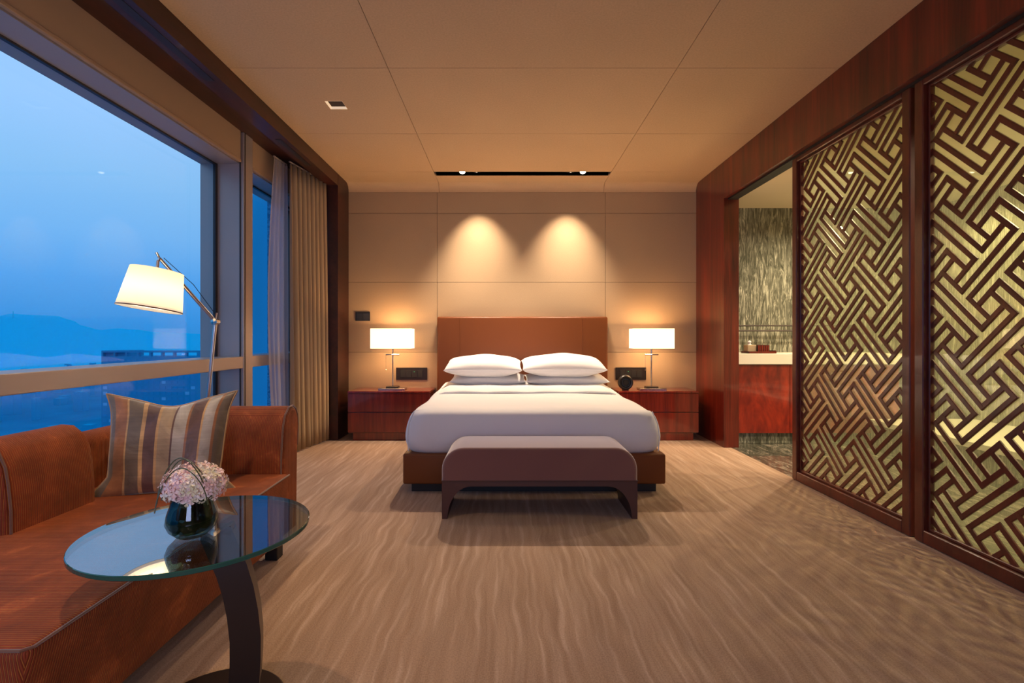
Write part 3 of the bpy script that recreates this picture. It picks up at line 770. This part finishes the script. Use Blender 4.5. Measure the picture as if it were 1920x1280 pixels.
# round clock / speaker
cx, cy, cz = XY(1172.5, 5.22), 5.22, .508+.082
t = thing('round_clock', 'round black dial clock standing on the right nightstand', 'clock', (cx, cy, .508))
Mx = Matrix.Rotation(R(90), 4, 'X')
bm = NB(); lathe(bm, [(0, -.03), (.05, -.03), (.074, -.02), (.080, 0), (.078, .02), (.066, .032), (.052, .030), (.048, .018), (0, .018)], (cx, cy, cz), 40, Mx); obj('clock_body', bm, M_plastic, t, smooth=True)
bm = NB(); lathe(bm, [(.046, .018), (.044, .026), (.036, .026), (.034, .018)], (cx, cy, cz), 36, Mx); obj('dial_ring', bm, M_ring, t, smooth=True)
bm = NB(); lathe(bm, [(0, .022), (.024, .022), (.026, .018)], (cx, cy, cz), 24, Mx); obj('dial_face', bm, M_button, t)
obj('foot', B(cx-.03, cx+.03, cy-.025, cy+.025, .509, .518), M_plastic, t)

# ------------------------------------------------------------------ ceiling light fittings
a, b, r_ = DL
t = thing('downlight', 'square recessed ceiling downlight with bright inner facets', 'downlight', (a, b, ZC))
bm = NB(); ri = .034; zt = 2.80
o4 = [(-r_, -r_), (r_, -r_), (r_, r_), (-r_, r_)]
A_ = [bm.verts.new((a+p[0], b+p[1], ZC-.001)) for p in o4]; C_ = [bm.verts.new((a+p[0]*ri/r_, b+p[1]*ri/r_, zt)) for p in o4]
for i in range(4): bm.faces.new((A_[i], A_[(i+1) % 4], C_[(i+1) % 4], C_[i]))
obj('reflector', bm, mat('white_reflector', (.9, .8, .65), .4, emit=(1, .72, .45), estr=.5), t)
bm = NB(); lathe(bm, [(0, zt-.012), (.026, zt-.012), (.03, zt)], (a, b, 0), 20); obj('lens', bm, M_bulb, t)
bm = NB(); lathe(bm, [(.026, zt-.014), (.036, zt-.018), (.036, zt)], (a, b, 0), 20); obj('lens_ring', bm, M_black, t)
for k, (x, lab, nm) in enumerate(((-.46, 'outer left spotlight in the ceiling slot aimed at bed', 0), (-.31, 'inner left spotlight in the ceiling slot aimed at wall', 1), (.66, 'inner right spotlight in the ceiling slot aimed at wall', 1), (.79, 'outer right spotlight in the ceiling slot aimed at bed', 0))):
    t = thing('spotlight', lab, 'spotlight', (x, 5.15, 2.77), 'spotlights in the ceiling slot')
    sgn = -1 if nm == 0 else 1
    Mr = Matrix.Rotation(R(-25 if nm == 0 else 25), 4, 'X')
    c = (x, 5.15 + (.02 if nm == 0 else .03), 2.785)
    bm = NB(); lathe(bm, [(.018, .05), (.034, .03), (.036, -.01), (.032, -.012), (.030, -.004)], c, 20, Mr); obj('lamp_housing', bm, M_black, t, smooth=True)
    bm = NB(); lathe(bm, [(0, -.010), (.030, -.012)], c, 20, Mr); obj('lamp_lens', bm, M_bulb, t)
    tube_ = NB(); tube(tube_, [(x-.05, c[1], 2.815), (x-.036, c[1], 2.80)], .004, 6); tube(tube_, [(x+.05, c[1], 2.815), (x+.036, c[1], 2.80)], .004, 6); obj('bracket', tube_, M_black, t)

# ------------------------------------------------------------------ curtains
def curtain(name, label, pts0, ztop, zbot, folds, amp, m, flare=.0, thick=0, seed=0):
    rnd = random.Random(seed)
    t = thing(name, label, 'curtain', (pts0[0][0], pts0[0][1], 0), 'curtains drawn aside by the window')
    (xa, ya), (xb, yb) = pts0
    n = folds*10; bm = NB(); rows = []
    ph = [rnd.uniform(-.5, .5) for _ in range(folds+1)]; am = [rnd.uniform(.7, 1.25) for _ in range(folds+1)]
    nz_ = 16
    for j in range(nz_+1):
        v = j/nz_; z = ztop + (zbot-ztop)*v
        row = []
        for i in range(n+1):
            u = i/n; f = u*folds; k = min(folds-1, int(f))
            a = f*2*math.pi + .5*ph[k]*math.sin((f-k)*math.pi)
            wv = math.cos(a)*amp*am[k]*(.45+.65*v) + .2*amp*math.sin(2.3*a+v*2.5)*v
            x = xa + (xb-xa)*u + wv; y = ya + (yb-ya)*u + math.sin(2*a)*amp*.16
            y += flare(v, u) if callable(flare) else 0
            row.append(bm.verts.new((x, y, z)))
        rows.append(row)
    for A_, B_ in zip(rows, rows[1:]):
        for i in range(n): bm.faces.new((A_[i], A_[i+1], B_[i+1], B_[i]))
    o = obj('curtain_cloth', bm, m, t, smooth='full', recalc=False)
    if thick: sm = o.modifiers.new('t', 'SOLIDIFY'); sm.thickness = thick
    bm = NB(); tube(bm, [v.co.copy() if False else v for v in [Vector((xa+(xb-xa)*i/n + math.cos(i/10*2*math.pi)*amp*1.0, ya+(yb-ya)*i/n, zbot+.006)) for i in range(0)] ] or [(xa, ya, ztop+.012), (xb, yb, ztop+.012)], .008, 6)
    obj('curtain_track', bm, M_alu, t)
    return t
curtain('drape_curtain', 'taupe pleated drape bunched beside the left window post', ((-1.97, 4.52), (-1.865, 5.10)), 2.64, .012, 8, .040, M_drape, flare=lambda v, u: .03*v, thick=.002, seed=3)
curtain('sheer_curtain', 'translucent grey sheer curtain hanging left of the taupe drape', ((-2.045, 4.38), (-2.03, 4.60)), 2.64, .012, 4, .018, M_sheer, flare=lambda v, u: (-.12*math.sin(math.pi*min(1, v*1.05))*(1-u)), seed=5)

# ------------------------------------------------------------------ sofa
SZ = .425
t = thing('chaise_sofa', 'rust brown ribbed chenille chaise sofa below the window', 'sofa', (-1.4, 1.7, 0))
def hexa(bm, bot, topp, bev, seg=4):
    b = NB(); va = [b.verts.new(p) for p in bot]; vb = [b.verts.new(p) for p in topp]
    b.faces.new(va[::-1]); b.faces.new(vb)
    for i in range(4): b.faces.new((va[i], va[(i+1) % 4], vb[(i+1) % 4], vb[i]))
    bmesh.ops.recalc_face_normals(b, faces=b.faces[:])
    bmesh.ops.bevel(b, geom=b.edges[:], offset=bev, segments=seg, affect='EDGES', profile=.5)
    merge(bm, b); return bm
xf, xk = -.975, -1.86
bot = [(xf-.085, 1.06, .10), (xf-.085, 2.33, .10), (xk, 2.33, .10), (xk, 1.06, .10)]
top = [(xf, 1.015, SZ), (xf-.035, 2.338, SZ), (xk, 2.338, SZ), (xk, 1.015, SZ)]
bm = NB(); hexa(bm, bot, top, .022, 4)
obj('seat', bm, M_rib, t, smooth=True)
bm = NB(); tube(bm, [(xk+.02, 1.021, SZ-.005), (xf-.02, 1.021, SZ-.005), (xf-.006, 1.035, SZ-.005), (xf-.040, 2.33, SZ-.005)], .0035, 6); obj('seat_piping', bm, M_piping, t)
def roll_profile(d):      # (offset behind the sitting face, height): leans back and rolls outward
    return [(0, d), (.004, .50), (.012, .58), (.022, .64), (.045, .69), (.085, .722), (.125, .725), (.160, .708), (.182, .672), (.188, .62), (.178, .52), (.168, d)]
# back along the window
zz0 = .12
pr = [(-1.60-o_, z) for o_, z in roll_profile(zz0)]
bm = prism(NB(), pr, 1.60, 1.96, 'Y'); bmesh.ops.recalc_face_normals(bm, faces=bm.faces[:])
ed = [e for e in bm.edges if abs(e.verts[0].co.y-e.verts[1].co.y) < 1e-5]
bmesh.ops.bevel(bm, geom=ed, offset=.03, segments=4, affect='EDGES', profile=.5)
obj('backrest', bm, M_rib, t, smooth=True)
bm = NB(); tube(bm, [(x_+.002 if k < 5 else x_, 1.612, z_+(.002 if k > 3 else 0)) for k, (x_, z_) in enumerate(pr[:9])], .004, 6); obj('backrest_piping', bm, M_piping, t)
# arm / end across the far side
pr = [(2.325+o_, z) for o_, z in roll_profile(zz0)]
bm = prism(NB(), pr, -1.84, -1.045, 'X'); bmesh.ops.recalc_face_normals(bm, faces=bm.faces[:])
ed = [e for e in bm.edges if abs(e.verts[0].co.x-e.verts[1].co.x) < 1e-5]
bmesh.ops.bevel(bm, geom=ed, offset=.022, segments=4, affect='EDGES', profile=.5)
obj('armrest', bm, M_rib, t, smooth=True)
bm = NB(); tube(bm, [(-1.052, y_-(.003 if k < 5 else 0), z_+(.003 if k > 3 else 0)) for k, (y_, z_) in enumerate(pr[:11])], .004, 6); obj('armrest_piping', bm, M_piping, t)
# corner piece closing back to arm
bm = NB(); box(bm, -1.86, -1.745, 1.94, 2.40, .12, .66, bev=.05, seg=4); obj('corner_back', bm, M_rib, t, smooth=True)
for x, y in ((-1.12, 2.40), (-1.12, 1.15), (-1.76, 2.40), (-1.76, 1.15)):
    obj('leg', B(x-.03, x+.03, y-.03, y+.03, 0, .125, bev=.003, seg=1), M_black, t)
# striped cushion
t = thing('throw_pillow', 'striped gold, brown and silver silk cushion leaning in the sofa corner', 'cushion', (-1.50, 2.12, SZ))
Mp = Matrix.Translation((XY(313, 2.09), 2.10, SZ+.195)) @ Matrix.Rotation(R(14), 4, 'Z') @ Matrix.Rotation(R(-15), 4, 'X')
bm = NB(); loop = pillow(bm, .50, .425, .13, Mp, 44, 34, .05, .05, dip=.15, power=.5, ears=True)
obj('cushion_cover', bm, M_stripe, t, smooth='full')
bm = NB(); tube(bm, loop[::2], .004, 6, closed=True); obj('cushion_piping', bm, M_goldpipe, t)

# ------------------------------------------------------------------ floor lamp
t = thing('floor_lamp', 'steel articulated floor lamp with tilted cream drum shade by the window', 'lamp', (-1.80, 2.85, 0))
base = Vector((-1.775, 2.85, 0)); elbow = Vector((XY(404, 2.85), 2.85, ZZ(603, 2.85)))
bm = NB(); lathe(bm, [(0, .0), (.14, 0), (.14, .012), (.13, .018), (0, .02)], base, 40); obj('lamp_base', bm, M_steel, t, smooth=True)
bm = NB(); tube(bm, [base+Vector((0, 0, .018)), elbow], .010, 12); obj('lower_pole', bm, M_steel, t, smooth=True)
tip = P3(299, 484, 2.66); end = P3(293, 473, 2.64)
bm = NB(); tube(bm, [elbow, tip], [.011, .008], 12); obj('upper_arm', bm, M_steel, t, smooth=True)
bm = NB(); lathe(bm, [(0, -.02), (.018, -.018), (.018, .018), (0, .02)], elbow, 16, Matrix.Rotation(R(90), 4, 'X')); tube(bm, [elbow, elbow+Vector((.012, -.01, .05))], .005, 8); obj('elbow_joint', bm, M_chrome, t, smooth=True)
bm = NB(); tube(bm, [elbow+Vector((.005, -.012, .045)), (elbow+tip)/2+Vector((.035, -.012, .035)), tip+Vector((.03, -.01, .0))], .0018, 5); obj('tension_wire', bm, M_black, t)
axd = Vector((.12, .11, 1)).normalized()
sc_ = P3(288, 543, 2.47)
rot = axd.to_track_quat('Z', 'Y').to_matrix().to_4x4()
hs, rt, rb = .098, .113, .138
bm = NB(); lathe(bm, [(rb, -hs), (rt, hs)], sc_, 48, rot); o = obj('lamp_shade', bm, M_shade2, t, smooth=True)
sm = o.modifiers.new('thick', 'SOLIDIFY'); sm.thickness = .002
bm = NB(); lathe(bm, [(0, -hs+.014), (rb-.004, -hs+.014)], sc_, 48, rot); obj('diffuser', bm, M_diff, t)
bm = NB(); lathe(bm, [(rb+.0005, -hs-.001), (rb+.002, -hs+.003), (rb, -hs+.005)], sc_, 48, rot); obj('shade_trim', bm, M_piping, t)
bm = NB(); lathe(bm, [(0, -hs+.008), (.012, -hs+.008), (.012, -hs+.014)], sc_, 16, rot); obj('finial', bm, M_chrome, t)
tp = sc_ + axd*(hs+.01)
bm = NB(); tube(bm, [tip, end], .006, 10); tube(bm, [tip+Vector((0, 0, -.0)), tp+Vector((0, .0, .035)), tp-axd*.04], .007, 10)
for k in range(3):
    a_ = R(120*k+20); v = rot @ Vector((math.cos(a_)*rt, math.sin(a_)*rt, 0)); tube(bm, [tp-axd*.012, tp-axd*.012+v], .002, 5)
obj('shade_bracket', bm, M_steel, t, smooth=True)
lamp('floor_lamp_light', 'POINT', sc_, 3.4, (1, .76, .46), .04)

# ------------------------------------------------------------------ glass table
gc = Vector(((375-CX)/356.4*.512, 1.343, .55)); gr = .2745
t = thing('side_table', 'round green edged glass side table on a curved dark steel stem', 'table', (-.86, 1.40, 0))
bm = NB(); seg = 96
prof = [(gr-.0015, gc.z-.012), (gr, gc.z-.0105), (gr, gc.z-.0015), (gr-.0015, gc.z)]
rings = [[bm.verts.new((gc.x+r0*math.cos(2*math.pi*k/seg), gc.y+r0*math.sin(2*math.pi*k/seg), z0)) for k in range(seg)] for r0, z0 in prof]
for A_, C_ in zip(rings, rings[1:]):
    for k in range(seg): f_ = bm.faces.new((A_[k], A_[(k+1) % seg], C_[(k+1) % seg], C_[k])); f_.material_index = 1
bm.faces.new(rings[0][::-1]).material_index = 0; bm.faces.new(rings[-1]).material_index = 0
obj('glass_top', bm, [M_tabglass, M_rim], t)
bcx, bcy = XY(441, 1.53), 1.40
bm = NB(); lathe(bm, [(0, 0), (.195, 0), (.195, .006), (.19, .010), (0, .010)], (bcx, bcy, 0), 64); obj('base_disc', bm, M_dksteel, t, smooth=True)
st = []
for px_, py_ in ((450, 1322), (460, 1275), (463, 1230), (463, 1185), (458, 1140), (450, 1100), (438, 1062), (423, 1028), (408, 1000)):
    Y_ = 1.40 - .03*(1322-py_)/280; st.append(Vector((XY(px_, Y_), Y_, ZZ(py_, Y_))))
st[0].z = .008; st[-1].z = gc.z-.014
bm = NB(); rings = []; ang = R(28); wdir = Vector((math.cos(ang), math.sin(ang), 0))
for i, p in enumerate(st):
    tt = (st[min(i+1, len(st)-1)]-st[max(i-1, 0)]).normalized(); s_ = Vector((0, 1, 0)).cross(tt).normalized()
    d_ = tt.cross(s_).normalized()
    s2 = (s_*math.cos(R(20)) + d_*math.sin(R(20))); d2 = (d_*math.cos(R(20)) - s_*math.sin(R(20)))
    rings.append([bm.verts.new(p + s2*a_*.038 + d2*b_*.030) for a_, b_ in ((-1, -1), (1, -1), (1, 1), (-1, 1))])
for A_, C_ in zip(rings, rings[1:]):
    for k in range(4): bm.faces.new((A_[k], A_[(k+1) % 4], C_[(k+1) % 4], C_[k]))
bm.faces.new(rings[0][::-1]); bm.faces.new(rings[-1])
ed = [e for e in bm.edges if len(e.link_faces) == 2 and e.calc_face_angle(0) > 1.0]
bmesh.ops.bevel(bm, geom=ed, offset=.003, segments=2, affect='EDGES')
obj('curved_stem', bm, M_dksteel, t, smooth=True)
bm = NB(); lathe(bm, [(0, gc.z-.0165), (.045, gc.z-.0165), (.045, gc.z-.0125), (0, gc.z-.0125)], (st[-1].x, st[-1].y, 0), 24); obj('top_mount', bm, M_dksteel, t)

# ------------------------------------------------------------------ vase and hydrangea
vy = 1.288; vx = XY(360, vy); VS = .885; vz = gc.z+.001
t = thing('glass_vase', 'smoky glass bowl vase on the glass table', 'vase', (vx, vy, vz))
def shrink(bm):
    c = Vector((vx, vy, vz))
    for q_ in bm.verts: q_.co = c + (q_.co-c)*VS
outer = [(0, 0), (.036, 0), (.042, .004), (.060, .022), (.068, .042), (.064, .066), (.055, .094), (.051, .116)]
inner = [(.048, .116), (.052, .094), (.061, .066), (.064, .043), (.056, .026), (.036, .012), (0, .010)]
bm = NB(); lathe(bm, outer+inner, (vx, vy, vz), 48); shrink(bm); obj('vase_body', bm, M_vase, t, smooth=True)
bt = thing('hydrangea_bouquet', 'pale pink hydrangea bloom with looped grass standing in the vase', 'flowers', (vx, vy, vz+.05))
fc = Vector((vx+.008, vy, vz+.150)); ra, rb_, rz = .080, .074, .054
bm = NB(); rnd = random.Random(11)
for k in range(260):
    zz = 1-1.72*(k+.5)/260; ph_ = k*2.39996; rr = math.sqrt(max(0, 1-zz*zz))
    d_ = Vector((rr*math.cos(ph_), rr*math.sin(ph_), zz)); jit = rnd.uniform(.84, 1.10)
    p = fc + Vector((d_.x*ra, d_.y*rb_, d_.z*rz))*jit
    q = (d_ + Vector((rnd.uniform(-.45, .45), rnd.uniform(-.45, .45), rnd.uniform(-.3, .5)))).normalized().to_track_quat('Z', 'Y')
    spin = rnd.uniform(0, 1.5); s_ = rnd.uniform(.010, .015)
    for i in range(4):
        a0 = spin+i*math.pi/2
        v4 = [Vector((0, 0, 0)), Vector((math.cos(a0-.55)*s_*.75, math.sin(a0-.55)*s_*.75, .0025)), Vector((math.cos(a0)*s_*1.12, math.sin(a0)*s_*1.12, .0005)), Vector((math.cos(a0+.55)*s_*.75, math.sin(a0+.55)*s_*.75, .0025))]
        vs = [bm.verts.new(p + q @ v) for v in v4]
        bm.faces.new((vs[0], vs[1], vs[2])); bm.faces.new((vs[0], vs[2], vs[3]))
shrink(bm); obj('florets', bm, M_petal, bt, kind='stuff', recalc=False)
bm = NB(); bmesh.ops.create_icosphere(bm, subdivisions=3, radius=1, matrix=Matrix.Translation(fc) @ Matrix.Diagonal((ra*.86, rb_*.86, rz*.86, 1))); shrink(bm); obj('bloom_heart', bm, M_petal, bt, smooth='full')
for k in range(5):
    a_ = k*1.26; bm = NB(); tube(bm, [(vx+.02*math.cos(a_), vy+.02*math.sin(a_), vz+.014), (vx+.012*math.cos(a_+.5), vy+.012*math.sin(a_+.5), vz+.07), (fc.x+.02*math.cos(a_), fc.y+.02*math.sin(a_), vz+.12)], .0035, 6); shrink(bm); obj('stem', bm, M_leaf, bt)
for k in range(6):
    a_ = k*1.05+.3; bm = NB(); n_ = 8; L = []
    for i in range(n_+1):
        u = i/n_; rad = .046; aa = a_+u*1.5; wv = .024*math.sin(math.pi*min(1, u*.95+.03)); zc = vz+.050+.012*math.sin(k+u*3)
        rr = rad + .006*math.sin(math.pi*u)
        L.append((bm.verts.new((vx+rr*math.cos(aa), vy+rr*math.sin(aa), zc-wv)), bm.verts.new((vx+(rr+.003)*math.cos(aa), vy+(rr+.003)*math.sin(aa), zc)), bm.verts.new((vx+rr*math.cos(aa), vy+rr*math.sin(aa), zc+wv))))
    for A_, C_ in zip(L, L[1:]):
        bm.faces.new((A_[0], A_[1], C_[1], C_[0])); bm.faces.new((A_[1], A_[2], C_[2], C_[1]))
    shrink(bm); obj('leaf', bm, M_leaf, bt, smooth='full', recalc=False)
def loopgrass(x0, x1, zt_, yo, dz=0):
    pts_ = []
    for i in range(19):
        a_ = math.pi*i/18; pts_.append((vx+(x0+x1)/2-(x1-x0)/2*math.cos(a_), vy+yo+.02*math.sin(a_*2), vz+.10+(zt_-.10)*math.sin(a_)**.75 + dz*math.cos(a_)))
    bm = NB(); tube(bm, pts_, .0017, 6); shrink(bm); obj('grass_loop', bm, M_grass, bt, smooth=True)
loopgrass(-.082, .066, .232, -.03); loopgrass(-.078, .070, .224, -.015, .006); loopgrass(-.060, .088, .214, -.070, -.012)

# ------------------------------------------------------------------ outside
GZ = -170
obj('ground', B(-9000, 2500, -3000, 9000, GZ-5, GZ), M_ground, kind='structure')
# ridge of hills : silhouette directions read as azimuth (px) and elevation (px above horizon) for a ridge about 5 km away
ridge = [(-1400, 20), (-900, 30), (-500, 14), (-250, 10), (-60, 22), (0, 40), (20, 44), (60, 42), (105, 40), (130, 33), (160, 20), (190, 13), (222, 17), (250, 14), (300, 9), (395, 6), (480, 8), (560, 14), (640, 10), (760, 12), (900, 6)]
def ridge_at(px_):
    for (a_, ea), (b_, eb) in zip(ridge, ridge[1:]):
        if a_ <= px_ <= b_:
            u = (px_-a_)/(b_-a_); u = u*u*(3-2*u); return ea+(eb-ea)*u
    return 8
bm = NB(); rows = []
rnd = random.Random(2)
for k in range(231):
    px_ = -1400+10*k; dirx = (px_-CX)/F; L = math.sqrt(dirx**2+1)
    D = 5200; Yd = D/L; hgt = H+ (ridge_at(px_)+rnd.uniform(-.5, .5))*Yd/F
    row = []
    for sN, hf in ((.62, 0), (.74, .28), (.86, .62), (.95, .9), (1.0, 1.0), (1.08, .7), (1.3, 0)):
        wob = rnd.uniform(-.03, .03) if 0 < hf < 1 else 0
        row.append(bm.verts.new((dirx/L*D*sN, D*sN/L, GZ + (hgt-GZ)*(hf+wob*.6))))
    rows.append(row)
for A_, C_ in zip(rows, rows[1:]):
    for i in range(6): bm.faces.new((A_[i], A_[i+1], C_[i+1], C_[i]))
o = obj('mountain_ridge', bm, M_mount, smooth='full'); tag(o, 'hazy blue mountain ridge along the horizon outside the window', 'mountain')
# broadcast mast
Yd = 3500; mx_ = XY(25, Yd); mz = ZZ(590, Yd)
bm = NB(); tube(bm, [(mx_, Yd, mz-40), (mx_, Yd, mz+25)], [6, 2], 8); o = obj('radio_mast', bm, M_mount); tag(o, 'tiny mast on the top of the distant ridge', 'tower')
# hazy tower
Yt = 300; tx0, tx1 = XY(190, Yt), XY(372, Yt); tz = ZZ(668, Yt)
t = thing('apartment_tower', 'wide hazy blue tower block standing beyond the window transom', 'building', ((tx0+tx1)/2, Yt, GZ))
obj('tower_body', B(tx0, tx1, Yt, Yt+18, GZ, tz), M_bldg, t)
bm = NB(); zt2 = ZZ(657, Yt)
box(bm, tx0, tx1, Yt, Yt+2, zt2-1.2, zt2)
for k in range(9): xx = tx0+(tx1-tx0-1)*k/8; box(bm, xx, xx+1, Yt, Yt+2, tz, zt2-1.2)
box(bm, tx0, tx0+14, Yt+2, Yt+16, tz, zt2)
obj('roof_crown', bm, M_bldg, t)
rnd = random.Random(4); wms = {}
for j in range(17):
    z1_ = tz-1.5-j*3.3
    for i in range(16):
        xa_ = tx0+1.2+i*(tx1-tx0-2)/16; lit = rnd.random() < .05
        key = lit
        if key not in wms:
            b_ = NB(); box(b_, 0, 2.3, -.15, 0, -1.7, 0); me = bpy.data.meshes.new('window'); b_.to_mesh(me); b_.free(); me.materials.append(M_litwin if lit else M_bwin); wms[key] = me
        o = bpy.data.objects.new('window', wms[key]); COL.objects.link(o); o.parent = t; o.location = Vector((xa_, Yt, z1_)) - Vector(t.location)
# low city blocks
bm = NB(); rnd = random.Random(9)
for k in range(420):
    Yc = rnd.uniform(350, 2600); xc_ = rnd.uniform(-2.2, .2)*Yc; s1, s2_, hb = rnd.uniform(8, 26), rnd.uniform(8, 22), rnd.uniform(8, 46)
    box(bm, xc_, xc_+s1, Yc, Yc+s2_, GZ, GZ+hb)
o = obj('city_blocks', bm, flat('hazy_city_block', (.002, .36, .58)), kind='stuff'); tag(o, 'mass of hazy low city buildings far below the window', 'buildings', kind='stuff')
# facade pier just outside the far pane
fp = thing('facade_pier', kind='structure', loc=(-2.7, 5.6, 0))
obj('pier_fin', B(-2.86, -2.64, 5.54, 5.80, -1, 3.2), M_facade, fp)
obj('pier_stone', B(-2.64, -2.46, 5.50, 5.80, -1, 3.2), M_fstone, fp)
